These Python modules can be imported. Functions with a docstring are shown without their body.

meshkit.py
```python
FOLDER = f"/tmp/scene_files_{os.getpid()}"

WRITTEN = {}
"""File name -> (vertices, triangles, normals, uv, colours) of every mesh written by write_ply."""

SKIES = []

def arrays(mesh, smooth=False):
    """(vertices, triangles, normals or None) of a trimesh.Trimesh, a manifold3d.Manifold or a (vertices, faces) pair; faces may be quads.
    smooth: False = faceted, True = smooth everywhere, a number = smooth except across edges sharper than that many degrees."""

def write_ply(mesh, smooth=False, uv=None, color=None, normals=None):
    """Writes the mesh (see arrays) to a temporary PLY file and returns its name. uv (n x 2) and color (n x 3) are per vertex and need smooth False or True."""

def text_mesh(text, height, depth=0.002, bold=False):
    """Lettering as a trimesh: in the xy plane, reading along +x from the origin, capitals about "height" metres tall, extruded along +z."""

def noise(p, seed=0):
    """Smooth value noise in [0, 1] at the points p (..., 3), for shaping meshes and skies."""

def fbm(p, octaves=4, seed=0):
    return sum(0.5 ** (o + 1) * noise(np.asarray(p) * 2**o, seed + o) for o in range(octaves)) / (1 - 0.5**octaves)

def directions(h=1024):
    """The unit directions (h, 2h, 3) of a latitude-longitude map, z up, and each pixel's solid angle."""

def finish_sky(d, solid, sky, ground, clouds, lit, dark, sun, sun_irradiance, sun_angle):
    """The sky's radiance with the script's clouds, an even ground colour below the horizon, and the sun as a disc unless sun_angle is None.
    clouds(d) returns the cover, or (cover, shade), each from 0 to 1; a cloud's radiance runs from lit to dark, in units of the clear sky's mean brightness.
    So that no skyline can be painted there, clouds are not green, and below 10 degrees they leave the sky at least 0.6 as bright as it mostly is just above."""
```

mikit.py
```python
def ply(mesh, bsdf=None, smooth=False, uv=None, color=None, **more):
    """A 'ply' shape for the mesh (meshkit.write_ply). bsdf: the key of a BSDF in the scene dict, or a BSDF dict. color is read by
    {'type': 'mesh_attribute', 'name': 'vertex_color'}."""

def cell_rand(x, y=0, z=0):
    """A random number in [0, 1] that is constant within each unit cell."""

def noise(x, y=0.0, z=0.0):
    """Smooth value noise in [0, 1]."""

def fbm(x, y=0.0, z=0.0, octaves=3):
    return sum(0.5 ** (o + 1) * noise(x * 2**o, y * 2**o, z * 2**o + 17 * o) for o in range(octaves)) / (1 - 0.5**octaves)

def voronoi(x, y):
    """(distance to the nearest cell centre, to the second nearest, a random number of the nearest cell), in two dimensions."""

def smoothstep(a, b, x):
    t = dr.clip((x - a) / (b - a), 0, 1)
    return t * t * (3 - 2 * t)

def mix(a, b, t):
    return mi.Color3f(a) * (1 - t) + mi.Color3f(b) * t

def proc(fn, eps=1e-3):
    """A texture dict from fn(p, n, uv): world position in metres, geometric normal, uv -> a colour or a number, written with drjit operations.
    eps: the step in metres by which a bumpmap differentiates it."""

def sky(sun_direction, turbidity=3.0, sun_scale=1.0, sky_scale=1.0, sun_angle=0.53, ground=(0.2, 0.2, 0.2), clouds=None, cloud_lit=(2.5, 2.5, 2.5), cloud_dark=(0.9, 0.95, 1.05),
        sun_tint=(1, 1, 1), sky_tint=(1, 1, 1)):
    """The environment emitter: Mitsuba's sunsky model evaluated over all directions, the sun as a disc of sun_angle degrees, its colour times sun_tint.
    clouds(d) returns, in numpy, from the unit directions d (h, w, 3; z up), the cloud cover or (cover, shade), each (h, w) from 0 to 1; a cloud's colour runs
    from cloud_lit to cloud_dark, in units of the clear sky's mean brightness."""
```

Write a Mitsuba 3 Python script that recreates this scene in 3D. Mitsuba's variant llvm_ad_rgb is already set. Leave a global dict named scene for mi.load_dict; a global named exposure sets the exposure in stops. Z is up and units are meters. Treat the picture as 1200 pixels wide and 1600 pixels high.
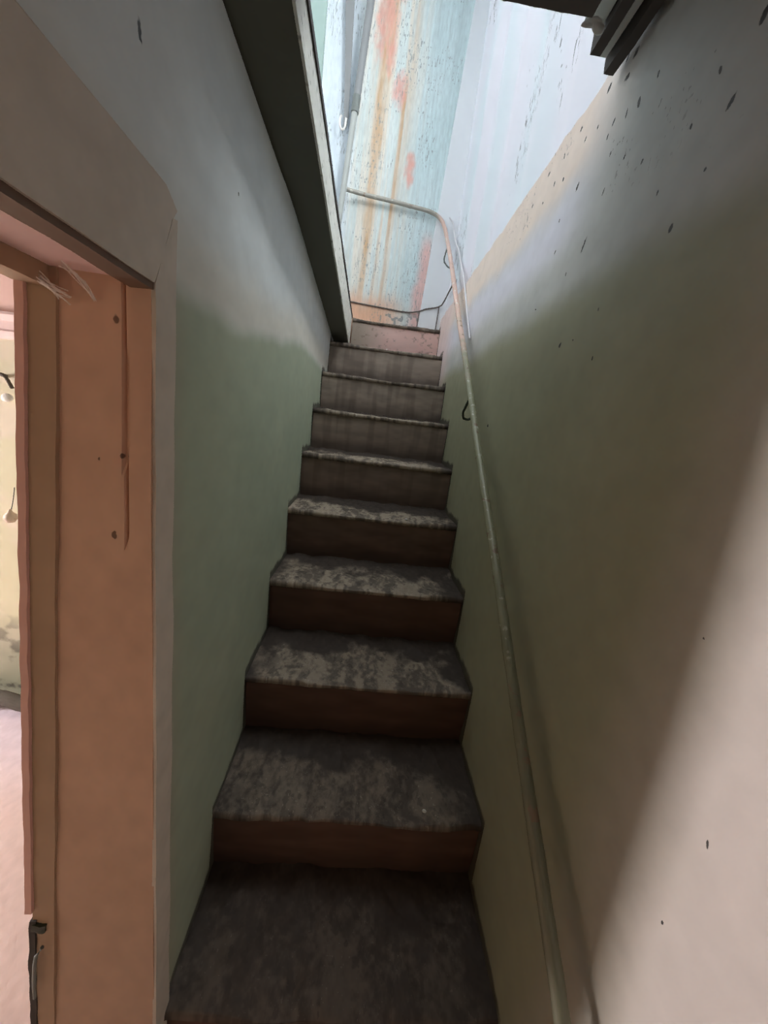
import math, random
import numpy as np, trimesh
import drjit as dr, mitsuba as mi, mikit, meshkit
from mikit import noise, fbm, smoothstep, mix

T = mi.ScalarTransform4f
K = 1.2                      # the lengths below are written in units of 1.2 m
random.seed(7)
rng = np.random.default_rng(7)
scene = {'type': 'scene'}
labels = {}

# ------------------------------------------------------------------ camera, light, exposure
F, PITCH, YAW, ROLL = 605.98, -0.2113, 0.0685, 0.1247
CAM = np.array([-0.0648, 0.0, 1.344])
_f = np.array([math.sin(YAW) * math.cos(PITCH), math.cos(YAW) * math.cos(PITCH), math.sin(PITCH)])
_r = np.array([math.cos(YAW), -math.sin(YAW), 0.0])
_u = np.cross(_r, _f)
_up = -_r * math.sin(ROLL) + _u * math.cos(ROLL)
scene['camera'] = {'type': 'perspective', 'fov': math.degrees(2 * math.atan(600 / F)), 'fov_axis': 'x', 'near_clip': 0.01,
                   'to_world': T().look_at(origin=(CAM * K).tolist(), target=((CAM + _f) * K).tolist(), up=_up.tolist())}
exposure = 0.0
WINDOW_UP = (7.6, 7.7, 7.9)      # daylight in the upstairs window
WINDOW_SIDE = (33.0, 34.3, 34.8)    # daylight in the upstairs window above the right wall
WINDOW_ROOM = (135.0, 127.0, 126.0)    # daylight in the side room's narrow casement

# ------------------------------------------------------------------ dimensions
W = 0.334                    # half width of the stair
RISE, TREAD, Y0, Z0 = 0.2, 0.2372, 2.67, 2.0
ZUP = 2.0                    # upper floor
FAR = 2.74                   # upstairs far wall
DJ = 0.506                   # far jamb of the doorway
XL, XB = -W, -0.475          # faces of the left wall
HEAD = 1.475                 # underside of the door head

# ------------------------------------------------------------------ mesh helpers
def disp(v, amp, freq, seed=0):
    n = np.stack([meshkit.fbm(v * freq + 31.7 * k, 3, seed + k) for k in range(3)], -1) - 0.5
    return v + 2 * amp * n

def slab(lo, hi, res=0.05, amp=0.0, freq=3.0, seed=0):
    """A closed box with gridded faces, made uneven by noise."""
    lo, hi = np.array(lo, float), np.array(hi, float)
    n = np.maximum(1, np.round((hi - lo) / res).astype(int))
    V, Fc, off = [], [], 0
    for ax in range(3):
        a, b = (ax + 1) % 3, (ax + 2) % 3
        ga, gb = np.linspace(lo[a], hi[a], n[a] + 1), np.linspace(lo[b], hi[b], n[b] + 1)
        A, B = np.meshgrid(ga, gb, indexing='ij')
        idx = np.arange(A.size).reshape(A.shape)
        q = np.stack([idx[:-1, :-1], idx[1:, :-1], idx[1:, 1:], idx[:-1, 1:]], -1).reshape(-1, 4)
        for side in (0, 1):
            P = np.zeros((A.size, 3)); P[:, a], P[:, b], P[:, ax] = A.ravel(), B.ravel(), (lo, hi)[side][ax]
            V.append(P); Fc.append((q if side else q[:, ::-1]) + off); off += len(P)
    V, Q = np.vstack(V), np.vstack(Fc)
    m = trimesh.Trimesh(V, np.vstack([Q[:, [0, 1, 2]], Q[:, [0, 2, 3]]]), process=False)
    m.merge_vertices(digits_vertex=6)
    if amp: m.vertices = disp(np.array(m.vertices), amp, freq, seed)
    return m

def tube(pts, r, n=10, lumps=0.0, seed=0, smooth=True, step=0.02):
    """A round rod along a path; r may be one radius or one per path point."""
    pts = np.array(pts, float); rr = np.broadcast_to(np.asarray(r, float), len(pts)).copy()
    d = np.r_[0, np.cumsum(np.linalg.norm(np.diff(pts, axis=0), axis=1))]
    m = max(len(pts), int(d[-1] / step) + 2)
    s = np.linspace(0, d[-1], m)
    if smooth and len(pts) > 2:
        from scipy.interpolate import PchipInterpolator
        P = np.stack([PchipInterpolator(d, pts[:, k])(s) for k in range(3)], -1)
    else:
        P = np.stack([np.interp(s, d, pts[:, k]) for k in range(3)], -1)
    R = np.interp(s, d, rr)
    t = np.gradient(P, axis=0); t /= np.linalg.norm(t, axis=1, keepdims=True)
    ref = np.array([0.31, 0.12, 0.94]); a = np.cross(t, ref)
    bad = np.linalg.norm(a, axis=1) < 0.1
    a[bad] = np.cross(t[bad], [1, 0, 0.1]); a /= np.linalg.norm(a, axis=1, keepdims=True)
    b = np.cross(t, a)
    th = np.arange(n) / n * 2 * np.pi
    V = P[:, None] + R[:, None, None] * (np.cos(th)[None, :, None] * a[:, None] + np.sin(th)[None, :, None] * b[:, None])
    V = V.reshape(-1, 3)
    if lumps: V = disp(V, lumps, 40, seed)
    i = np.arange(m - 1)[:, None] * n; j = np.arange(n)[None]
    q = np.stack([i + j, i + (j + 1) % n, i + n + (j + 1) % n, i + n + j], -1).reshape(-1, 4)
    V = np.vstack([V, P[:1], P[-1:]])
    c0, c1 = len(V) - 2, len(V) - 1
    caps = [[c0, (k + 1) % n, k] for k in range(n)] + [[c1, (m - 1) * n + k, (m - 1) * n + (k + 1) % n] for k in range(n)]
    f = np.vstack([q[:, [0, 1, 2]], q[:, [0, 2, 3]], caps])
    mesh = trimesh.Trimesh(V, f, process=False)
    if mesh.volume < 0: mesh.invert()
    return mesh

def loft(profile, xs, fn=None):
    """A closed outline in (y, z) swept along x; fn moves the points."""
    pr, xs = np.array(profile, float), np.array(xs, float)
    n, m = len(pr), len(xs)
    V = np.array([[x, y, z] for x in xs for y, z in pr])
    i = np.arange(m - 1)[:, None] * n; j = np.arange(n)[None]
    q = np.stack([i + j, i + (j + 1) % n, i + n + (j + 1) % n, i + n + j], -1).reshape(-1, 4)
    from shapely.geometry import Polygon
    cv, cf = trimesh.creation.triangulate_polygon(Polygon(pr), engine='earcut')
    near = np.array([np.argmin(((pr - c) ** 2).sum(1)) for c in cv])
    cf = near[cf]
    f = np.vstack([q[:, [0, 1, 2]], q[:, [0, 2, 3]], cf, cf[:, ::-1] + (m - 1) * n])
    if fn is not None: V = fn(V)
    mesh = trimesh.Trimesh(V, f, process=False)
    mesh.fix_normals()
    return mesh

def prism(poly, axis, lo, hi):
    """A flat outline (its two coordinates are the other axes in order) given thickness along axis."""
    from shapely.geometry import Polygon
    m = trimesh.creation.extrude_polygon(Polygon(poly), hi - lo, engine='earcut')
    v = np.array(m.vertices); o = [k for k in range(3) if k != axis]
    w = np.zeros_like(v); w[:, o[0]], w[:, o[1]], w[:, axis] = v[:, 0], v[:, 1], v[:, 2] + lo
    m = trimesh.Trimesh(w, m.faces, process=False)
    if m.volume < 0: m.invert()
    return m

def join(*ms): return trimesh.util.concatenate(ms)

def emit(key, mesh, bsdf, smooth=30, **more):
    m = mesh.copy(); m.vertices = np.array(m.vertices) * K
    scene[key] = mikit.ply(m, bsdf, smooth=smooth, **more)
    return key

def struct(key, mesh, bsdf, label, category, smooth=30, **more):
    emit(key, mesh, bsdf, smooth, **more)
    labels[key] = {'label': label, 'category': category, 'kind': 'structure'}

def thing(key, label, category, group=None):
    labels[key] = {'label': label, 'category': category}
    if group: labels[key]['group'] = group

# ------------------------------------------------------------------ materials
def ellipse(a, b, ca, cb, ra, rb, ang=0.0):
    c, s = math.cos(ang), math.sin(ang)
    u = (a - ca) * c + (b - cb) * s; v = -(a - ca) * s + (b - cb) * c
    return dr.square(u / ra) + dr.square(v / rb)

def grime(q, f): return fbm(q.x * f, q.y * f, q.z * f, 4)

def matt(key, fn, rough=0.7, bump=None, bscale=0.001, spec=0.3):
    b = {'type': 'principled', 'base_color': mikit.proc(fn) if callable(fn) else {'type': 'rgb', 'value': list(fn)}, 'roughness': rough, 'specular': spec}
    if bump is not None:
        b = {'type': 'bumpmap', 'arbitrary': mikit.proc(bump, eps=8e-4), 'scale': bscale, 'bsdf': b}
    scene[key] = {'type': 'twosided', 'bsdf': b}
    return key

def plaster_bump(p, n, uv):
    return fbm(p.x * 70, p.y * 70, p.z * 70, 3) + 1.5 * noise(p.x * 14, p.y * 14, p.z * 14)

GREEN = (0.30, 0.34, 0.215)
UPPER = (0.56, 0.60, 0.60)

def stair_grime(q, c):
    """Dirt rubbed onto the wall in an uneven line just above the treads."""
    zt = Z0 + RISE * dr.floor((q.y - Y0) / TREAD + 0.02)
    h = q.z - zt - 0.03 * fbm(q.y * 18, q.z * 18, 2.0)
    return mix(c, (0.06, 0.052, 0.044), 0.85 * smoothstep(0.018, 0.0, h) * smoothstep(0.5, 0.56, q.y))

def left_wall_color(p, n, uv):
    q = p / K
    z0 = 1.49 + 0.12 * smoothstep(0.7, 1.7, q.y) + 0.05 * (fbm(q.y * 5, q.z * 3, 2.0) - 0.5)
    t = smoothstep(z0 - 0.018, z0 + 0.028, q.z)
    g = mix((0.37, 0.43, 0.325), (0.43, 0.475, 0.355), fbm(q.y * 4, q.z * 4, 1.0))
    g = mix(g, (0.42, 0.36, 0.27), smoothstep(0.10, 0.02, q.y - DJ - 0.02) * 0.5)
    u = mix((0.62, 0.67, 0.68), (0.76, 0.80, 0.79), fbm(q.y * 6, q.z * 3, 8.0))
    band = smoothstep(0.11, 0.0, dr.abs(q.z - z0 - 0.04))
    u = mix(u, (0.66, 0.62, 0.52), band * 0.7)
    c = mix(g, u, t)
    c = c * (0.94 + 0.12 * fbm(q.y * 22, q.z * 34, 4.0, 5))
    m = smoothstep(1.2, 0.6, ellipse(q.y, q.z, 0.492, 1.70, 0.004, 0.012, 0.2) + 0.8 * noise(q.y * 300, q.z * 300))
    c = mix(c, (0.09, 0.10, 0.10), m)
    m = smoothstep(1.1, 0.6, ellipse(q.y, q.z, 0.787, 1.708, 0.003, 0.003))
    return stair_grime(q, mix(c, (0.1, 0.11, 0.1), m))

CHIPS = [(1.004, 2.04, 3, 8), (0.903, 2.046, 4, 9), (0.775, 1.934, 3, 8), (0.784, 1.859, 2, 6), (0.723, 1.817, 2, 4), (0.823, 2.041, 7, 10), (0.852, 2.055, 3, 7),
         (0.811, 1.942, 2, 7), (0.734, 1.944, 2, 7), (0.555, 1.784, 3, 9), (0.57, 1.721, 2, 4), (0.61, 1.67, 3, 7), (0.873, 1.756, 3, 12), (0.932, 1.723, 2, 5),
         (0.962, 1.907, 4, 8), (0.838, 2.015, 6, 8), (0.757, 1.603, 1.6, 3), (0.887, 1.566, 4, 5), (0.831, 1.565, 2, 3), (0.741, 1.515, 2, 4), (1.075, 1.689, 2, 4),
         (0.59, 1.842, 2, 6), (0.538, 1.858, 4, 9), (1.306, 1.394, 6, 8), (0.306, 0.963, 1.3, 5), (0.38, 1.158, 1.2, 2), (0.319, 0.832, 1.3, 3), (1.076, 2.03, 2, 6),
         (1.057, 1.972, 4, 6), (1.169, 1.977, 2, 4), (0.867, 1.94, 2, 8), (0.854, 1.957, 2, 8), (1.031, 1.873, 2, 4), (0.84, 1.897, 2, 6), (0.836, 1.832, 2, 6),
         (1.16, 2.04, 5, 6), (1.25, 2.01, 3, 6), (1.11, 1.99, 3, 5), (0.92, 1.99, 2, 6), (0.97, 2.0, 2, 6), (0.62, 1.80, 1.6, 6), (0.66, 1.74, 2, 5), (1.02, 1.80, 2, 5)]

def right_wall_color(p, n, uv):
    q = p / K
    wob = 0.03 * (fbm(q.y * 6, q.z * 2, 3.0) - 0.5)
    t = smoothstep(1.625 + wob, 1.715 + wob, q.z)
    g = mix((0.31, 0.315, 0.215), (0.38, 0.38, 0.265), fbm(q.y * 3, q.z * 3, 5.0))
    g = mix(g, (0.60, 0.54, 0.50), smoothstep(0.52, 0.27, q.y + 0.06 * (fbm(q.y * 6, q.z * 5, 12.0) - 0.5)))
    u = mix((0.45, 0.46, 0.44), (0.56, 0.565, 0.54), fbm(q.y * 5, q.z * 5, 1.0))
    warm = smoothstep(0.75, 1.0, q.y) * smoothstep(1.86, 1.97, q.z + 0.05 * (fbm(q.y * 8, q.z * 8, 6.0) - 0.5))
    u = mix(u, (0.70, 0.60, 0.52), warm)
    u = mix(u, (0.62, 0.62, 0.68), smoothstep(0.8, 1.05, q.y) * smoothstep(1.74, 1.84, q.z) * (1 - warm))
    c = mix(g, u, t)
    c = mix(c, (0.70, 0.55, 0.52), 0.8 * smoothstep(2.1, 2.45, q.y) * smoothstep(1.45, 1.75, q.z))
    c = c * (0.93 + 0.14 * fbm(q.y * 30, q.z * 30, 9.0, 5))
    e = mi.Float(9)
    for k, (cy, cz, ry, rz) in enumerate(CHIPS):
        e = dr.minimum(e, ellipse(q.y, q.z, cy, cz, ry * 0.0012, rz * (0.0006 + 0.0005 * ((k * 7) % 5) / 4), 0.2 + 0.5 * math.sin(k * 2.3)))
    m = smoothstep(1.5, 0.8, e + 1.6 * (fbm(q.y * 240, q.z * 160) - 0.4))
    c = mix(c, (0.07, 0.065, 0.06), m)
    small = smoothstep(0.84, 0.90, noise(q.y * 240, q.z * 130, 3.0) * (0.72 + 0.28 * smoothstep(0.5, 0.65, fbm(q.y * 7, q.z * 7, 4.0)))) * smoothstep(1.7, 1.95, q.z)
    return stair_grime(q, mix(c, (0.12, 0.11, 0.10), small * 0.6))

def upper_right_color(p, n, uv):
    q = p / K
    a = 0.5 + 0.5 * dr.sin(q.y * 13 + 5 * fbm(q.y * 2, q.z * 0.7, 1.0))
    c = mix((0.72, 0.735, 0.80), (0.61, 0.745, 0.775), a * 0.5)
    c = mix(c, (0.76, 0.755, 0.82), smoothstep(0.45, 0.7, fbm(q.y * 5, q.z * 2, 7.0)) * 0.5)
    d = noise(q.y * 230, q.z * 45, 1.0) * (0.66 + 0.40 * smoothstep(0.45, 0.7, fbm(q.y * 6, q.z * 2.5, 2.0)))
    c = mix(c, (0.16, 0.17, 0.18), 0.8 * smoothstep(0.80, 0.90, d))
    return mix(c, (0.68, 0.60, 0.60), 0.5 * smoothstep(2.25, 2.05, q.z) * smoothstep(1.6, 2.4, q.y))

def streak(q, x0, slope, w, z0, z1, fade=0.15):
    x = x0 + slope * (q.z - 2.2) + 0.02 * (fbm(q.z * 3, x0 * 9, 3.0) - 0.5)
    return smoothstep(w, 0.2 * w, dr.abs(q.x - x)) * smoothstep(z0 - fade, z0 + fade, q.z) * smoothstep(z1 + fade, z1 - fade, q.z)

def far_wall_color(p, n, uv):
    q = p / K
    c = mix((0.52, 0.655, 0.665), (0.63, 0.73, 0.74), fbm(q.x * 8, q.z * 3, 1.0))
    lines = fbm(q.x * 60, q.z * 1.6, 2.0, 4)
    c = c * (0.86 + 0.26 * fbm(q.x * 90, q.z * 2.5, 6.0, 4))
    left = smoothstep(0.12, -0.10, q.x + 0.12 * (fbm(q.x * 4, q.z * 3, 2.0) - 0.5)) * smoothstep(-0.42, -0.33, q.x)
    c = mix(c, (0.70, 0.67, 0.59), left * (0.35 + 0.65 * smoothstep(0.35, 0.65, lines)))
    c = mix(c, (0.60, 0.665, 0.72), smoothstep(-0.30, -0.38, q.x) * 0.9)
    rust = (0.56, 0.40, 0.255)
    s = 0.9 * streak(q, -0.205, 0.02, 0.030, 2.0, 3.8) + 0.55 * streak(q, -0.20, 0.01, 0.06, 2.5, 3.9) + 0.8 * streak(q, -0.075, 0.015, 0.016, 2.0, 3.3) + 0.3 * streak(q, -0.06, 0.02, 0.05, 2.6, 3.9) + 0.45 * streak(q, -0.24, 0.03, 0.016, 1.9, 2.7)
    s += 0.55 * streak(q, -0.135, 0.03, 0.012, 1.9, 2.6) + 0.5 * streak(q, -0.25, 0.045, 0.03, 2.9, 4.0)
    c = mix(c, rust, dr.clip(s, 0, 1) * (0.45 + 0.75 * fbm(q.x * 40, q.z * 9, 5.0)))
    wob = 1.5 * (fbm(q.x * 45, q.z * 24, 6.0, 5) - 0.5)
    pink = mi.Float(0)
    for cx, cz, rx, rz in ((-0.205, 3.60, 0.065, 0.22), (-0.16, 3.45, 0.03, 0.12), (-0.088, 3.27, 0.045, 0.10), (0.019, 2.886, 0.035, 0.10), (-0.17, 3.75, 0.08, 0.1)):
        pink = dr.maximum(pink, smoothstep(1.5, -0.2, ellipse(q.x, q.z, cx, cz, rx, rz) + wob))
    c = mix(c, (0.70, 0.35, 0.28), pink * 0.85)
    xe = 0.155 + 0.04 * (q.z - 2.1) + 0.05 * (fbm(q.z * 9, 1.0, 2.0) - 0.5)
    edge = smoothstep(xe - 0.05, xe + 0.01, q.x) * smoothstep(0.23, 0.20, q.x) * smoothstep(2.60, 2.45, q.z)
    c = mix(c, (0.74, 0.46, 0.42), edge * 0.85)
    base = smoothstep(2.22, 2.06, q.z + 0.06 * (fbm(q.x * 12, 3.0, 1.0) - 0.5)) * smoothstep(0.18, -0.1, q.x)
    c = mix(c, (0.70, 0.42, 0.28), base)
    mould = smoothstep(2.10, 2.06, q.z) * smoothstep(0.5, 0.62, fbm(q.x * 50, q.z * 50, 4.0)) * smoothstep(-0.1, 0.0, q.x)
    c = mix(c, (0.22, 0.24, 0.24), mould * 0.8)
    c = c * (0.88 + 0.24 * fbm(q.x * 130, q.z * 30, 3.0, 4))
    d = noise(q.x * 260, q.z * 60, 2.0) * (0.70 + 0.36 * smoothstep(0.42, 0.66, fbm(q.x * 10, q.z * 5, 7.0)))
    return mix(c, (0.24, 0.27, 0.27), 0.65 * smoothstep(0.78, 0.90, d))

def far_bump(p, n, uv):
    return 1.6 * fbm(p.x * 80, p.y * 80, p.z * 9, 3) + fbm(p.x * 120, 1.0, p.z * 120, 2)

def casing_color(p, n, uv):
    q = p / K
    c = mix((0.58, 0.51, 0.43), (0.65, 0.575, 0.49), fbm(q.x * 12, q.y * 12, q.z * 12))
    return c * (0.9 + 0.2 * fbm(q.y * 40, q.z * 40, q.x * 40, 4))

def lining_color(p, n, uv):
    q = p / K
    c = mix((0.58, 0.365, 0.26), (0.64, 0.42, 0.30), fbm(q.x * 16, q.y * 16, q.z * 6))
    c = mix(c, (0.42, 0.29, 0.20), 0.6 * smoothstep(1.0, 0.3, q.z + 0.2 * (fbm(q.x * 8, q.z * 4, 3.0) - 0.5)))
    e = mi.Float(9)
    for cx, cz, r in ((-0.371, 1.43, 5), (-0.367, 1.27, 3), (-0.395, 1.263, 2), (-0.378, 1.165, 5), (-0.462, 1.265, 4), (-0.455, 1.17, 4), (-0.36, 1.27, 3)):
        e = dr.minimum(e, ellipse(q.x, q.z, cx, cz, r * 0.0006, r * 0.001))
    c = mix(c, (0.16, 0.09, 0.06), smoothstep(1.5, 0.7, e + noise(q.x * 300, q.z * 300) - 0.5))
    return c * (0.9 + 0.2 * fbm(q.x * 40, q.z * 30, q.y * 20, 4))

def stop_color(p, n, uv):
    q = p / K
    return mix((0.36, 0.25, 0.165), (0.44, 0.30, 0.2), grime(q, 20))

def riser_color(p, n, uv):
    q = p / K
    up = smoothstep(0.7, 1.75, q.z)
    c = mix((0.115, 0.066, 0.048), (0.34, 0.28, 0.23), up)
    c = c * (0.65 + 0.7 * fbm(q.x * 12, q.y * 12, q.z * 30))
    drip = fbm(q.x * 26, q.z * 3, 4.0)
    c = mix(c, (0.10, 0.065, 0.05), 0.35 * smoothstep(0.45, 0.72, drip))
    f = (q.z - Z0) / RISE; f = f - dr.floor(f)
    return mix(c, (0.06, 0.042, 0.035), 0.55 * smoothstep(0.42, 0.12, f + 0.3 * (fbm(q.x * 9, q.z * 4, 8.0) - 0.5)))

def top_riser_color(p, n, uv):
    q = p / K
    c = mix((0.74, 0.48, 0.43), (0.64, 0.45, 0.40), grime(q, 18))
    c = mix(c, (0.38, 0.31, 0.25), smoothstep(0.05, -0.2, q.x))
    return mix(c, (0.25, 0.17, 0.14), 0.7 * smoothstep(0.55, 0.72, grime(q, 40)))

def tread_color(p, n, uv):
    q = p / K
    k = dr.round((q.z - Z0) / RISE); f = (q.y - Y0) / TREAD - k        # 0 at the nosing, 1 at the riser behind
    w = fbm(q.x * 11 + k * 7.3, q.y * 11, 2.0, 5)
    s = fbm(q.x * 30 + k * 3.1 + 2 * w, q.y * 9 + 2 * w, 5.0, 5)
    fine = fbm(q.x * 90, q.y * 70, 4.0 + k, 4)
    worn = smoothstep(0.80, 0.50, f + 0.9 * (w - 0.5)) * smoothstep(0.34, 0.25, dr.abs(q.x + 0.02) + 0.22 * (w - 0.5))
    worn = worn * (0.25 + 0.75 * smoothstep(0.34, 0.60, 0.7 * s + 0.3 * fine))
    worn = worn * (1 - 0.72 * smoothstep(0.5, 0.25, q.z)) * (1 - 0.3 * smoothstep(0.7, 0.45, q.z))  # besides wear, shade at the foot of the flight is painted in here
    c = mix((0.045, 0.035, 0.03), (0.08, 0.062, 0.051), fine)
    pale = mix((0.34, 0.275, 0.21), (0.47, 0.39, 0.305), fine)
    c = mix(c, pale, worn * (0.9 - 0.4 * smoothstep(1.3, 1.7, q.z)))
    pit = smoothstep(0.60, 0.72, fbm(q.x * 60 + k * 5, q.y * 40, 1.0, 4))
    c = mix(c, (0.05, 0.04, 0.034), 0.5 * pit)
    return mix(c, (0.62, 0.58, 0.5), 0.7 * smoothstep(0.90, 0.96, noise(q.x * 240, q.y * 240, 6.0)) * worn)

def tread_bump(p, n, uv):
    return fbm(p.x * 55, p.y * 45, p.z * 55, 4)

def rail_color(p, n, uv):
    q = p / K
    c = mix((0.36, 0.365, 0.25), (0.29, 0.295, 0.19), grime(q, 22))
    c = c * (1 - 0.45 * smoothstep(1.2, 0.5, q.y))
    c = mix(c, (0.62, 0.43, 0.36), smoothstep(1.5, 1.9, q.y + 0.5 * (grime(q, 14) - 0.5)) * smoothstep(0.0, 0.25, q.x))
    c = mix(c, (0.36, 0.35, 0.30), smoothstep(0.26, 0.2, q.x))
    c = mix(c, (0.66, 0.66, 0.58), 0.7 * smoothstep(0.64, 0.74, grime(q, 60)) * smoothstep(0.55, 0.9, q.y))
    return mix(c, (0.24, 0.16, 0.11), 0.8 * smoothstep(0.64, 0.72, grime(q + 5.0, 38)))

def room_wall_color(p, n, uv):
    q = p / K
    c = mix((0.66, 0.58, 0.44), (0.72, 0.63, 0.49), grime(q, 6))
    c = mix(c, (0.60, 0.58, 0.36), 0.6 * smoothstep(0.5, 0.65, grime(q + 3.0, 5)))
    low = smoothstep(0.55, 0.12, q.z + 0.3 * (grime(q, 7) - 0.5))
    c = mix(c, (0.33, 0.33, 0.24), low)
    c = mix(c, (0.13, 0.12, 0.09), low * smoothstep(0.5, 0.66, grime(q, 16)))
    return mix(c, (0.78, 0.52, 0.46), smoothstep(1.485, 1.495, q.z))

def room_floor_color(p, n, uv):
    q = p / K
    c = mix((0.72, 0.53, 0.50), (0.78, 0.60, 0.57), fbm(q.x * 7, q.y * 7, 1.0))
    c = mix(c, (0.72, 0.60, 0.66), smoothstep(1.0, 1.35, q.y))
    return c * (0.92 + 0.16 * fbm(q.x * 60, q.y * 40, 3.0, 4))

def ledger_color(p, n, uv):
    q = p / K
    return mix((0.62, 0.71, 0.70), (0.74, 0.80, 0.79), fbm(q.x * 50, q.y * 8, 1.0))

def fascia_color(p, n, uv):
    q = p / K
    c = mix((0.68, 0.69, 0.63), (0.77, 0.775, 0.71), fbm(q.x * 6, q.y * 5, q.z * 40))
    c = c * (0.86 + 0.26 * fbm(q.y * 10, q.z * 60, 5.0, 4))
    return mix(c, (0.12, 0.12, 0.10), 0.7 * smoothstep(0.82, 0.90, noise(q.y * 60, q.z * 200, 2.0)))

matt('m_left_wall', left_wall_color, 0.55, plaster_bump, 0.0012)
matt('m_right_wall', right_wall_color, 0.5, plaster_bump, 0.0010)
matt('m_upper_right', upper_right_color, 0.6, plaster_bump, 0.0012)
matt('m_far_wall', far_wall_color, 0.6, far_bump, 0.0012)
matt('m_casing', casing_color, 0.6, plaster_bump, 0.0006)
matt('m_lining', lining_color, 0.5, plaster_bump, 0.0005)
matt('m_stop', stop_color, 0.55)
matt('m_head_soffit', (0.80, 0.60, 0.575), 0.6, plaster_bump, 0.0005)
matt('m_riser', riser_color, 0.6, tread_bump, 0.0015)
matt('m_top_riser', top_riser_color, 0.6, tread_bump, 0.0012)
matt('m_tread', tread_color, 0.62, tread_bump, 0.0028)
matt('m_rail', rail_color, 0.35, spec=0.5)
matt('m_hook', (0.035, 0.045, 0.03), 0.5)
matt('m_room_wall', room_wall_color, 0.7)
matt('m_room_floor', room_floor_color, 0.5, tread_bump, 0.002)
matt('m_ledger', ledger_color, 0.6)
matt('m_fascia', fascia_color, 0.55, plaster_bump, 0.0006)
matt('m_dark_wood', (0.055, 0.05, 0.045), 0.7, plaster_bump, 0.001)
matt('m_soffit', (0.12, 0.125, 0.10), 0.7, plaster_bump, 0.001)
matt('m_header', (0.10, 0.09, 0.082), 0.8, plaster_bump, 0.001)
matt('m_grey_paint', (0.24, 0.25, 0.255), 0.5)
matt('m_post_pale', (0.40, 0.42, 0.40), 0.5)
matt('m_dark_metal', (0.17, 0.19, 0.18), 0.45)
matt('m_green_wood', (0.20, 0.27, 0.25), 0.6)
matt('m_cable_dark', (0.15, 0.13, 0.12), 0.6)
matt('m_cable_pale', (0.60, 0.60, 0.62), 0.6)
matt('m_cobweb', (0.80, 0.74, 0.68), 0.9)
matt('m_white', (0.82, 0.80, 0.76), 0.7)
matt('m_pale_plaster', (0.70, 0.72, 0.70), 0.8)
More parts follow.
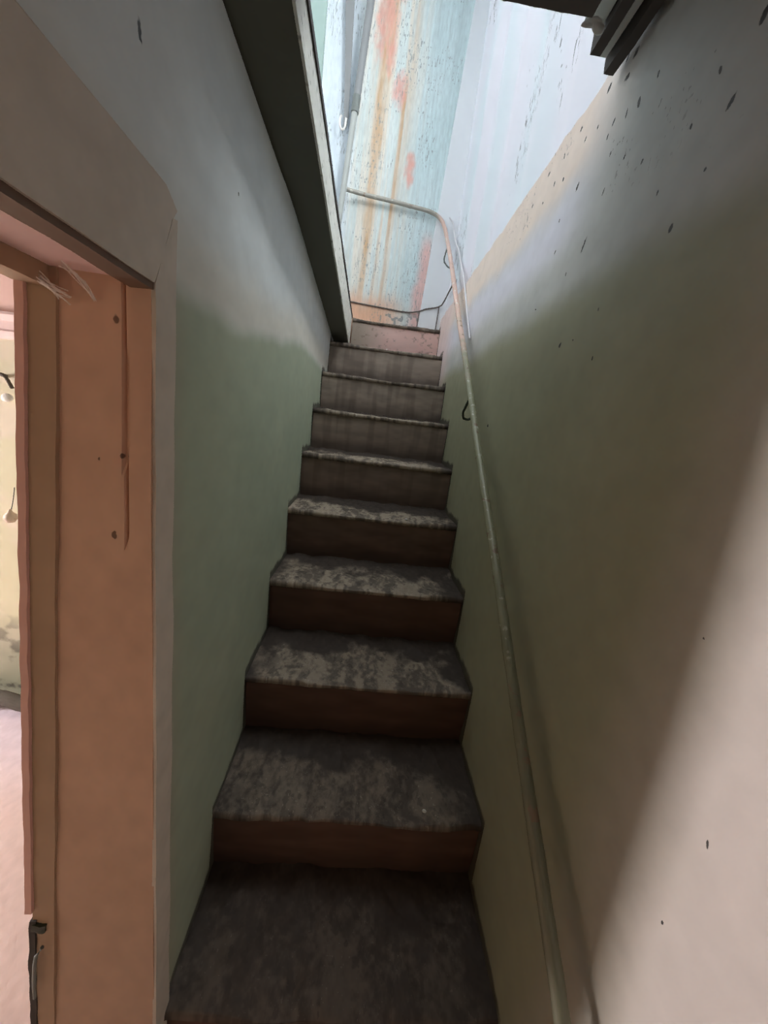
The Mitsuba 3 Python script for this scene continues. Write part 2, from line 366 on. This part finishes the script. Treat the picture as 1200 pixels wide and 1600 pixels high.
matt('m_knob', (0.62, 0.50, 0.40), 0.5)
matt('m_chipped_edge', (0.70, 0.42, 0.36), 0.5)
matt('m_hall_floor', (0.10, 0.085, 0.075), 0.8)
matt('m_rubble', (0.10, 0.085, 0.07), 0.9)
matt('m_upper_plain', (0.80, 0.81, 0.82), 0.8)
matt('m_corner_board', (0.78, 0.81, 0.83), 0.6, plaster_bump, 0.001)
matt('m_bead', (0.15, 0.10, 0.07), 0.6)
matt('m_window_frame', (0.75, 0.75, 0.72), 0.5)

# ------------------------------------------------------------------ the setting: lower walls
AMP, FQ = 0.006, 2.6
wl = join(slab((XB, DJ + 0.016, 0), (XL, 2.9, 1.9), 0.035, AMP, FQ, 1),
          slab((XB, -0.24, HEAD + 0.02), (XL, DJ + 0.016, 1.9), 0.035, AMP, FQ, 1),
          slab((XB, -1.25, 0), (XL, -0.24, 1.9), 0.05, AMP, FQ, 1))
struct('wall_left', wl, 'm_left_wall', 'left stairwell wall, blue grey above and green below, with the doorway in it', 'wall')

def torn(v):
    v = disp(v, AMP, FQ, 5)
    top = v[:, 2] > 2.02
    v[top, 2] += 0.012 * (meshkit.fbm(v[top] * [1, 22, 0], 3, 8) - 0.5) * 2
    return v
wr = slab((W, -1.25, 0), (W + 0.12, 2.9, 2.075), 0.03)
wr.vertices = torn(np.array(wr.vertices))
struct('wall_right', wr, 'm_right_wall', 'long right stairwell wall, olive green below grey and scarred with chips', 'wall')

def ripple(v):
    v = disp(v, 0.004, 2.2, 9)
    f = v[:, 0] < W + 0.06
    y = v[:, 1]
    v[f, 0] += 0.010 * np.sin(y[f] * 21 + 1.2) * np.clip((y[f] - 0.7) * 3, 0, 1) + 0.01 * (meshkit.fbm(np.c_[y[f] * 3, v[f, 2] * 0.7, y[f] * 0], 2, 4) - 0.5)
    return v
SA, SB, SC, SD = 0.72, 1.60, 2.96, 3.62
wu = join(slab((W + 0.014, SB, 2.0), (W + 0.12, 2.9, 3.95), 0.03), slab((W + 0.014, -1.25, 2.0), (W + 0.12, SA, 3.95), 0.03),
          slab((W + 0.014, SA, 2.0), (W + 0.12, SB, SC), 0.03), slab((W + 0.014, SA, SD), (W + 0.12, SB, 3.95), 0.03))
wu.vertices = ripple(np.array(wu.vertices))
struct('wall_upper_right', wu, 'm_upper_right', 'pale lilac and blue upper wall on the right, rippled and crazed', 'wall')

wf = slab((-2.45, FAR, 1.55), (0.5, FAR + 0.12, 3.95), 0.035, 0.003, 3, 12)
struct('wall_upper_far', wf, 'm_far_wall', 'pale blue end wall above the stairs streaked with rust', 'wall')
struct('trim_1', prism([(0.188, 1.99), (0.36, 1.99), (0.38, 3.9), (0.285, 3.9)], 1, FAR - 0.016, FAR + 0.02), 'm_corner_board', 'white corner board between the rusty end wall and lilac wall', 'trim', smooth=False)

# floors, ceilings, outer walls
struct('floor', slab((-0.334, -1.25, -0.06), (W, Y0 - 9 * TREAD, 0.0), 0.1, 0.002, 4), 'm_hall_floor', 'dark floor at the foot of the stairs', 'floor')
struct('floor_room', slab((-3.25, -1.2, -0.06), (XB + 0.14, 1.6, 0.0), 0.04, 0.004, 6, 3), 'm_room_floor', 'pink floor of the side room', 'floor')
struct('floor_upper', slab((-3.3, -1.25, 1.90), (-0.335, FAR + 0.02, 2.0), 0.2), 'm_dark_wood', 'upstairs floor to the left of the stairwell', 'floor')
struct('ceiling_upper', slab((-2.45, -1.25, 3.93), (0.46, FAR + 0.1, 4.0), 0.3), 'm_upper_plain', 'upstairs ceiling', 'ceiling')
struct('wall_back', slab((-0.48, -1.31, 0), (0.46, -1.25, 2.0), 0.3), 'm_hall_floor', 'hall wall behind the viewer', 'wall')
struct('wall_upper_back', slab((-2.45, -1.31, 2.0), (0.46, -1.25, 3.95), 0.3), 'm_upper_plain', 'upstairs wall behind the viewer', 'wall')
struct('wall_room_far', slab((-3.3, 1.55, 0), (XB, 1.62, 1.9), 0.05, 0.004, 3, 7), 'm_room_wall', 'cream far wall of the side room under a pink frieze', 'wall')
struct('wall_room_near', slab((-3.3, -1.26, 0), (XB, -1.2, 1.9), 0.3), 'm_room_wall', 'near wall of the side room', 'wall')

def wall_with_hole(x0, x1, y0, y1, z0, z1, a, b, c, d):
    return join(slab((x0, y0, z0), (x1, a, z1), 0.3), slab((x0, b, z0), (x1, y1, z1), 0.3), slab((x0, a, z0), (x1, b, c), 0.3), slab((x0, a, d), (x1, b, z1), 0.3))

def window(key, x, a, b, c, d, light, label, bars=1, face=1):
    """A timber window in a wall that faces along face * x: frame, glazing bars and the panes that daylight comes through."""
    def box(x0, x1, y0, y1, z0, z1):
        p, q = sorted((x + face * x0, x + face * x1)); return slab((p, y0, z0), (q, y1, z1), 0.5)
    fr = join(box(-0.05, 0.01, a, a + 0.03, c, d), box(-0.05, 0.01, b - 0.03, b, c, d), box(-0.05, 0.01, a, b, c, c + 0.03), box(-0.05, 0.01, a, b, d - 0.03, d))
    struct(key, fr, 'm_window_frame', label, 'window', smooth=False)
    for k in range(bars):
        y = a + (b - a) * (k + 1) / (bars + 1)
        emit(key + '__glazing_bar' + (f'_{k:03d}' if k else ''), box(-0.045, 0, y - 0.01, y + 0.01, c, d), 'm_window_frame', False)
    xp = x - 0.03 * face
    v = np.array([[xp, a, c], [xp, b, c], [xp, b, d], [xp, a, d]]) * K
    f = np.array([[0, 1, 2], [0, 2, 3]])
    scene[key + '__pane'] = mikit.ply(trimesh.Trimesh(v, f if face > 0 else f[:, ::-1], process=False), 'm_white', emitter={'type': 'area', 'radiance': {'type': 'rgb', 'value': list(light)}})

UA, UB, UC, UD = -0.5, 1.1, 2.8, 3.7
struct('wall_upper_left', wall_with_hole(-2.5, -2.4, -1.3, FAR + 0.1, 1.9, 3.95, UA, UB, UC, UD), 'm_upper_plain', 'upstairs wall with the window', 'wall', smooth=False)
window('window_1', -2.4, UA, UB, UC, UD, WINDOW_UP, 'upstairs window that lights the stairwell', 2)
window('window_3', W + 0.05, SA, SB, SC, SD, WINDOW_SIDE, 'upstairs window high in the right wall', 2, -1)
RA, RB, RC, RD = 0.80, 1.10, 0.6, 1.5
RX = -3.2
struct('wall_room_left', wall_with_hole(RX - 0.1, RX, -1.26, 1.62, -0.05, 1.9, RA, RB, RC, RD), 'm_room_wall', 'side room wall with the casement', 'wall', smooth=False)
window('window_2', RX, RA, RB, RC, RD, WINDOW_ROOM, 'narrow casement of the side room', 0)

# picture rail and skirting of the side room
rail_pr = [(1.555, 1.49), (1.545, 1.49), (1.538, 1.50), (1.535, 1.515), (1.541, 1.522), (1.541, 1.55), (1.534, 1.556), (1.528, 1.57), (1.532, 1.58), (1.555, 1.58)]
struct('trim_2', loft(rail_pr, np.linspace(-3.2, XB - 0.002, 12)), 'm_head_soffit', 'pink picture rail moulding in the side room', 'trim')

# ------------------------------------------------------------------ floor edge over the left of the stair, and the near ceiling
def zb(y): return 1.93 - 0.053 * (y - 0.7)
ys = np.linspace(-1.25, 2.665, 60)
def long_board(x0, x1, zlow, zhigh, seed, amp=0.002, zlow1=None):
    """A board along the stair: its lower and upper edges are functions of y."""
    V, Fc = [], []
    for y in ys: V += [[x0, y, zlow(y)], [x1, y, (zlow1 or zlow)(y)], [x1, y, zhigh(y)], [x0, y, zhigh(y)]]
    for i in range(len(ys) - 1):
        for j in range(4):
            a, b = i * 4 + j, i * 4 + (j + 1) % 4
            Fc += [[a, b, b + 4], [a, b + 4, a + 4]]
    n = (len(ys) - 1) * 4
    Fc += [[0, 2, 1], [0, 3, 2], [n, n + 1, n + 2], [n, n + 2, n + 3]]
    m = trimesh.Trimesh(disp(np.array(V, float), amp, 5, seed), Fc, process=False); m.fix_normals(); return m
struct('trim_3', long_board(-0.241, -0.236, lambda y: zb(y) + 0.001, lambda y: 1.992, 3), 'm_fascia', 'pale painted fascia board along the upper floor edge', 'fascia', smooth=False)
emit('trim_3__floor_edge', long_board(-0.34, -0.233, lambda y: 1.993, lambda y: 2.006, 4, 0.001), 'm_dark_wood', False)
struct('trim_4', long_board(-0.345, -0.242, lambda y: min(1.905, zb(y) + 0.004), lambda y: max(1.915, zb(y) + 0.02), 5, 0.0015, lambda y: zb(y) + 0.002), 'm_soffit', 'dark soffit under the upper floor edge', 'soffit', smooth=False)
struct('ceiling', join(slab((-0.243, -1.25, 2.0), (0.212, 0.74, 2.032), 0.02, 0.003, 12, 4)), 'm_header', 'dark underside of the upper landing at the top of the view', 'ceiling')
struct('ceiling_boards', slab((-0.24, -1.25, 2.08), (W + 0.03, 0.80, 2.11), 0.1), 'm_ledger', 'pale boards above the dark landing underside', 'ceiling')
struct('trim_5', join(slab((0.222, -1.2, 2.05), (0.255, 0.80, 2.085), 0.03, 0.002, 9, 1), slab((0.277, -1.2, 2.055), (0.296, 0.86, 2.085), 0.03, 0.002, 9, 2)), 'm_ledger', 'pale blue grey ledger strips beside the right wall', 'trim')
emit('trim_5__batten', slab((0.257, -1.2, 2.038), (0.276, 0.84, 2.075), 0.02, 0.002, 12, 3), 'm_dark_wood')
def rag(v):
    v = disp(v, 0.004, 18, 6); return v
bt = slab((0.300, -1.2, 2.035), (0.318, 0.868, 2.075), 0.012); bt.vertices = rag(np.array(bt.vertices))
emit('trim_5__batten_001', bt, 'm_dark_wood')
crumbs = []
for k in range(16):
    c = trimesh.creation.icosphere(subdivisions=2, radius=1.0)
    c.vertices = disp(np.array(c.vertices) * [0.011, 0.006, 0.006] * rng.uniform(0.6, 1.3), 0.006, 60, k)
    c.apply_translation([0.07 + 0.165 * (k / 15) + rng.uniform(-.005, .005), 0.742 + rng.uniform(-0.004, 0.004) + (0.02 if k > 12 else 0), 2.016 + rng.uniform(-0.008, 0.008)])
    crumbs.append(c)
emit('ceiling__torn_plaster', join(*crumbs), 'm_pale_plaster')
labels['ceiling__torn_plaster'] = {'label': 'torn white plaster edge', 'kind': 'stuff'}

# ------------------------------------------------------------------ doorway
JX = lambda z: -0.471 - 0.060 * (1.456 - z) / 1.07            # inner arris, a little out of plumb
jam = prism([(XL + 0.004, 0), (XL + 0.004, HEAD + 0.03), (JX(1.5), HEAD + 0.03), (JX(0), 0)], 1, DJ, DJ + 0.03)
jam = slab((0, DJ, 0), (1, DJ + 0.03, HEAD + 0.03), 0.02)
v = np.array(jam.vertices); xr = JX(v[:, 2]); v[:, 0] = (XL + 0.003) + (xr - XL - 0.003) * v[:, 0]
v[:, 1] += 0.004 * (meshkit.fbm(v * [6, 0, 5], 3, 2) - 0.5) * 2
g = np.abs(v[:, 0] + 0.362) < 0.0022
v[g & (v[:, 1] < DJ + 0.02) & (v[:, 2] > 1.15), 1] += 0.006
jam = trimesh.Trimesh(v, jam.faces[:, ::-1], process=False)
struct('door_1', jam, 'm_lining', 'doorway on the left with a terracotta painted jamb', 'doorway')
labels['door_1']['label'] = 'doorway in the left wall with a terracotta painted lining'
st = slab((0, DJ - 0.005, 0), (1, DJ + 0.004, HEAD), 0.03); v = np.array(st.vertices)
xa, xb = JX(v[:, 2]) + 0.038, JX(v[:, 2]) + 0.004
v[:, 0] = xa + (xb - xa) * v[:, 0]
keep = trimesh.Trimesh(disp(v, 0.0015, 12, 4), st.faces[:, ::-1], process=False)
emit('door_1__stop', keep, 'm_stop')
ed = slab((0, DJ - 0.010, 0.51), (1, DJ + 0.035, HEAD), 0.015); v = np.array(ed.vertices)
xa, xb = JX(v[:, 2]) + 0.006, JX(v[:, 2]) - 0.004
v[:, 0] = xa + (xb - xa) * v[:, 0]
emit('door_1__chipped_edge', trimesh.Trimesh(disp(v, 0.0016, 30, 14), ed.faces[:, ::-1], process=False), 'm_chipped_edge')
ed = slab((0, DJ - 0.008, 0.0), (1, DJ + 0.035, 0.49), 0.015); v = np.array(ed.vertices)
xa, xb = JX(v[:, 2]) + 0.010, JX(v[:, 2]) + 0.0
v[:, 0] = xa + (xb - xa) * v[:, 0]
emit('door_1__chipped_edge_001', trimesh.Trimesh(disp(v, 0.003, 30, 15), ed.faces[:, ::-1], process=False), 'm_dark_wood')
# strike hole and its bent plate
emit('door_1__strike_hole', slab((-0.520, DJ - 0.0085, 0.468), (-0.500, DJ + 0.002, 0.484), 0.004, 0.005, 70, 2), 'm_hook')
emit('door_1__strike_plate', tube([(-0.502, DJ - 0.014, 0.445), (-0.512, DJ - 0.016, 0.425), (-0.516, DJ - 0.015, 0.40), (-0.52, DJ - 0.015, 0.33)], 0.003, 8), 'm_dark_metal')
labels['door_1__strike_plate'] = {'label': 'bent dark metal strike plate'}
# head: pale soffit, stop, dark outer bead
emit('door_1__head', slab((XB - 0.005, -0.26, HEAD), (XL + 0.003, DJ + 0.01, HEAD + 0.03), 0.03, 0.003, 8, 3), 'm_head_soffit')
labels['door_1__head'] = {'label': 'pink underside of the door head'}
emit('door_1__head_stop', slab((-0.475, -0.26, HEAD - 0.02), (-0.440, DJ + 0.002, HEAD + 0.004), 0.015, 0.003, 25, 6), 'm_stop')
# architrave: upright and head board with a mitre, proud of the wall
PX = XL + 0.007
up = [(DJ + 0.001, 0.0), (DJ + 0.047, 0.0), (DJ + 0.052, HEAD + 0.088), (DJ + 0.041, HEAD + 0.085), (DJ + 0.001, HEAD - 0.002)]
def board(poly, x0, x1, seed):
    m = prism(poly, 0, x0, x1)
    m = m.subdivide_to_size(0.05)
    m.vertices = disp(np.array(m.vertices), 0.0025, 9, seed)
    return m
emit('door_1__architrave', board(up, XL + 0.001, PX, 1), 'm_casing', 25)
hd = [(-0.30, HEAD), (DJ - 0.002, HEAD), (DJ + 0.043, HEAD + 0.0865), (DJ + 0.052, HEAD + 0.098), (DJ + 0.025, HEAD + 0.112), (0.3, HEAD + 0.113), (-0.30, HEAD + 0.113)]
emit('door_1__architrave_001', board(hd, XL - 0.004, PX + 0.001, 2), 'm_casing', 25)
emit('door_1__bead', slab((XL - 0.02, -0.28, HEAD - 0.008), (XL + 0.006, DJ + 0.004, HEAD + 0.004), 0.03, 0.002, 14, 2), 'm_bead')
# cobwebs under the head
def web(pts, n, spread, seed):
    r = np.random.default_rng(seed); out = []
    for k in range(n):
        P = np.array(pts, float) + r.normal(0, spread, (len(pts), 3))
        out.append(tube(P, 0.0003 + 0.0005 * r.random(), 5, step=0.01))
    return out
cw = web([(-0.455, DJ - 0.02, HEAD - 0.005), (-0.437, DJ - 0.015, HEAD - 0.018), (-0.420, DJ - 0.01, HEAD - 0.03)], 16, 0.0035, 3)
cw += web([(-0.405, DJ - 0.03, HEAD - 0.004), (-0.398, DJ - 0.016, HEAD - 0.015), (-0.39, DJ - 0.006, HEAD - 0.027)], 9, 0.002, 4)
emit('cobweb', join(*cw), 'm_cobweb')
labels['cobweb'] = {'label': 'wisps of white cobweb hanging under the head of the doorway', 'category': 'cobweb', 'kind': 'stuff'}

# ------------------------------------------------------------------ staircase
thing('staircase', 'steep narrow flight of worn grimy concrete steps between the two walls', 'staircase')
XS = np.linspace(-W, W, 70)
for i in range(10):
    y, z = Y0 - i * TREAD, Z0 - i * RISE
    key = 'staircase__step' + (f'_{i:03d}' if i else '')
    xs = XS if i else np.linspace(-0.232, W, 60)
    back = y + TREAD + 0.06 if i else FAR - 0.001
    zl = z - RISE - 0.02
    prof = [(y + 0.010, z - 0.02), (y + 0.012, z - 0.07), (y + 0.018, z - 0.13), (y + 0.026, z - 0.18), (y + 0.030, zl), (back, zl), (back, z - 0.02)]
    def wob(v, i=i):
        v = v.copy(); f = v[:, 1] < y + 0.05
        v[f, 1] += 0.010 * (meshkit.fbm(np.c_[v[f, 0] * 9, v[f, 2] * 9, v[f, 0] * 0 + i], 3, i) - 0.5)
        return v
    emit(key, loft(prof, xs, wob), 'm_top_riser' if i == 0 else 'm_riser', 35)
    # the tread: gridded top so that wear and crumbs are real
    nd = 26
    top = [(yy, z) for yy in np.linspace(y + 0.004, back - 0.004, nd)]
    th = 0.024
    prof = [(y + 0.012, z - th), (y + 0.002, z - th + 0.002), (y - 0.003, z - 0.016), (y - 0.003, z - 0.009), (y - 0.001, z - 0.003)] + top + [(back, z - 0.004), (back, z - th)]
    prof = prof[::-1]
    torn_amp = 0.012 if i == 8 else 0.007
    def wear(v, i=i, y=y, z=z, torn_amp=torn_amp):
        v = v.copy(); o = v.copy()
        front = np.clip(1 - (o[:, 1] - y) / 0.03, 0, 1)
        n1 = meshkit.fbm(np.c_[o[:, 0] * 16, o[:, 2] * 0, o[:, 0] * 0 + i * 3.1], 4, i)
        v[:, 1] += front * torn_amp * (n1 - 0.5) * 2
        topm = o[:, 2] > z - 0.006
        n2 = meshkit.fbm(np.c_[o[:, 0] * 22, o[:, 1] * 22, o[:, 0] * 0 + i], 4, i + 20)
        v[topm, 2] += 0.006 * (n2[topm] - 0.5) * 2
        pile = np.clip((o[:, 1] - (y + TREAD - 0.07)) / 0.07, 0, 1) * (0.4 + n2)
        v[topm, 2] += 0.010 * pile[topm]
        v[topm, 2] -= 0.007 * np.clip(1 - (o[topm, 0] / 0.22) ** 2, 0, 1) * np.clip(1 - (o[topm, 1] - y) / 0.15, 0, 1)
        return v
    emit(key + '__tread', loft(prof, np.linspace(xs[0], xs[-1], 110), wear), 'm_tread', 40)
labels['staircase__step'] = {'label': 'top step with a pink riser'}

# chips of paint and plaster lying on the treads
thing_group = 'white flecks of paint on the treads'
spots = [(3, -0.27, 0.05, 'left end of the fourth tread from the top'), (4, -0.03, 0.02, 'front edge of the fifth tread from the top'), (5, 0.13, 0.02, 'sixth tread from the top'),
         (1, 0.0, 0.03, 'middle of the second tread from the top'), (8, 0.19, 0.03, 'right end of the second broad tread from the bottom')]
for k, (i, x, d, where) in enumerate(spots):
    c = trimesh.creation.icosphere(subdivisions=2, radius=1.0)
    c.vertices = disp(np.array(c.vertices) * [0.006, 0.005, 0.003], 0.002, 90, k)
    c.apply_translation([x, Y0 - i * TREAD + d, Z0 - i * RISE + 0.0015])
    key = 'paint_fleck' + (f'_{k:03d}' if k else '')
    emit(key, c, 'm_white')
    thing(key, 'small white paint fleck on the ' + where, 'paint fleck', thing_group)

# ------------------------------------------------------------------ handrail on the right
def rl(y): return 0.884 + 0.845 * (y - 0.704)
path = [(0.288, y, rl(y) + 0.003 * math.sin(y * 9)) for y in np.linspace(0.12, 2.5, 22)]
path += [(0.284, 2.60, 2.49), (0.276, 2.655, 2.555), (0.258, 2.69, 2.61), (0.225, 2.70, 2.645), (0.16, 2.70, 2.665), (0.086, 2.70, 2.672), (-0.1, 2.695, 2.685), (-0.25, 2.685, 2.69), (-0.341, 2.675, 2.695)]
thing('handrail', 'painted metal pipe handrail along the right wall, bending across the end wall', 'handrail')
emit('handrail__pipe', tube(path, 0.0115, 12, 0.0016, 3), 'm_rail', True)
for k, (yy, zz) in enumerate(((1.40, rl(1.40)), (2.50, rl(2.50)))):
    hk = tube([(0.288, yy + 0.02, zz + 0.018), (0.280, yy + 0.03, zz - 0.012), (0.278, yy + 0.055, zz - 0.038), (0.286, yy + 0.062, zz - 0.058), (0.308, yy + 0.10, zz - 0.058), (0.340, yy + 0.15, zz - 0.045)], 0.0042, 8, step=0.006)
    emit('handrail__bracket' + (f'_{k:03d}' if k else ''), hk, 'm_hook' if k == 0 else 'm_dark_metal', True)
labels['handrail__bracket'] = {'label': 'black hooked wall bracket'}

# guard post and hanging bar upstairs
thing('guard_post', 'grey guard rail post standing on the upper floor edge before the rusty wall', 'post')
px = lambda z: -0.365 + 0.067 * (z - 2.604)
emit('guard_post__pole', tube([(px(2.0), 2.66, 1.995), (px(3.12), 2.66, 3.12)], 0.017, 14, smooth=False), 'm_post_pale', 40)
emit('guard_post__upper_pole', tube([(px(3.08), 2.66, 3.08), (px(3.93), 2.66, 3.925)], 0.0205, 14, smooth=False), 'm_grey_paint', 40)
emit('guard_post__sleeve', tube([(px(3.08), 2.66, 3.07), (px(3.16), 2.66, 3.15)], 0.0225, 14, smooth=False), 'm_dark_metal', 40)
labels['guard_post__sleeve'] = {'label': 'dark sleeve where the two poles join'}
thing('hanging_bar', 'grey flat bar hanging beside the post with a hook at its lower end', 'bar')
emit('hanging_bar__bar', prism([(-0.470, 3.93), (-0.405, 3.93), (-0.371, 3.08), (-0.380, 3.02), (-0.395, 3.03), (-0.405, 3.2)], 1, 2.70, 2.72), 'm_grey_paint', False)
emit('hanging_bar__hook', tube([(-0.383, 2.695, 3.06), (-0.386, 2.69, 3.01), (-0.40, 2.685, 2.995), (-0.413, 2.68, 3.01), (-0.416, 2.68, 3.04), (-0.408, 2.68, 3.06)], 0.006, 8, step=0.008), 'm_white', True)
struct('trim_6', slab((-0.56, 2.2, 2.0), (-0.455, 2.235, 3.93), 0.3), 'm_green_wood', 'grey green upright board at the left edge of the upper opening', 'trim', smooth=False)

# cables
thing('electric_cable', 'thin dark cable sagging along the foot of the rusty end wall', 'cable')
yw = FAR - 0.008
emit('electric_cable__cable', tube([(-0.30, yw, 2.11), (-0.251, yw, 2.107), (-0.05, yw, 2.098), (0.10, yw, 2.092), (0.185, yw - 0.012, 2.105), (0.23, yw - 0.014, 2.125), (0.29, yw - 0.016, 2.14), (0.325, 2.69, 2.155), (0.328, 2.55, 2.17), (0.328, 2.43, 2.18)], 0.0042, 8), 'm_cable_dark', True)
emit('electric_cable__drop', tube([(0.188, yw - 0.012, 2.105), (0.186, yw - 0.012, 2.06), (0.184, yw - 0.012, 2.012)], 0.003, 8), 'm_cable_dark', True)
emit('electric_cable__drop_001', tube([(0.31, yw - 0.018, 2.147), (0.308, yw - 0.016, 2.08), (0.306, yw - 0.016, 2.012)], 0.003, 8), 'm_cable_dark', True)
thing('telephone_cable', 'pale thin cable running down the right wall beside the handrail', 'cable')
emit('telephone_cable__cable', tube([(0.30, 2.725, 2.66), (0.325, 2.70, 2.62), (0.327, 2.55, 2.47), (0.328, 2.385, 2.348), (0.328, 2.2, 2.19), (0.328, 2.042, 2.05), (0.328, 1.88, 1.88), (0.328, 1.758, 1.759)], 0.0045, 8), 'm_cable_pale', True)

# ------------------------------------------------------------------ glimpses through the doorway
def pull(key, x, z, ztop, label, r):
    thing(key, label, 'pull cord', None)
    emit(key + '__cord', tube([(x + 0.012, 1.535, ztop), (x + 0.008, 1.53, (z + ztop) / 2), (x, 1.525, z)], 0.0016, 6), 'm_cable_dark')
    k = trimesh.creation.revolve([(0.0001, -r), (r * .6, -r * .85), (r, -r * .2), (r * .85, r * .5), (r * .35, r), (r * .2, r * 1.4), (0.0001, r * 1.5)], sections=18)
    k.apply_translation([x, 1.522, z - r]); emit(key + '__knob', k, 'm_knob', True)
pull('pull_cord', -1.397, 0.855, 0.95, 'small round knob on a cord, lower of two on the cream room wall', 0.022)
thing('wall_hook', 'dark hook with a white tag high on the cream room wall', 'hook')
emit('wall_hook__hook', tube([(-1.395, 1.55, 1.36), (-1.39, 1.52, 1.365), (-1.372, 1.515, 1.36), (-1.358, 1.515, 1.34), (-1.352, 1.52, 1.32)], 0.006, 8, step=0.01), 'm_rubble', True)
tg = trimesh.creation.icosphere(subdivisions=2, radius=0.017); tg.vertices = disp(np.array(tg.vertices) * [1.3, .6, .9], 0.004, 40, 3); tg.apply_translation([-1.38, 1.53, 1.285])
emit('wall_hook__tag', tg, 'm_white', True)
thing('fallen_pipe', 'dark bent pipe lying along the foot of the cream room wall', 'pipe')
emit('fallen_pipe__pipe', tube([(-1.75, 1.49, 0.035), (-1.6, 1.48, 0.05), (-1.48, 1.485, 0.055), (-1.35, 1.47, 0.04), (-1.1, 1.47, 0.03)], 0.028, 12, 0.004, 5), 'm_rubble', True)
rub = []
for k in range(70):
    c = trimesh.creation.icosphere(subdivisions=1, radius=1.0)
    s = rng.uniform(0.006, 0.022)
    c.vertices = disp(np.array(c.vertices) * [s * 1.3, s, s * 0.7], s * 0.5, 40, k)
    c.apply_translation([rng.uniform(-1.8, -1.0), 1.54 - abs(rng.normal(0, 0.012)), s * 0.3])
    rub.append(c)
emit('rubble', join(*rub), 'm_rubble')
labels['rubble'] = {'label': 'dark crumbled plaster rubble along the foot of the room wall', 'category': 'rubble', 'kind': 'stuff'}
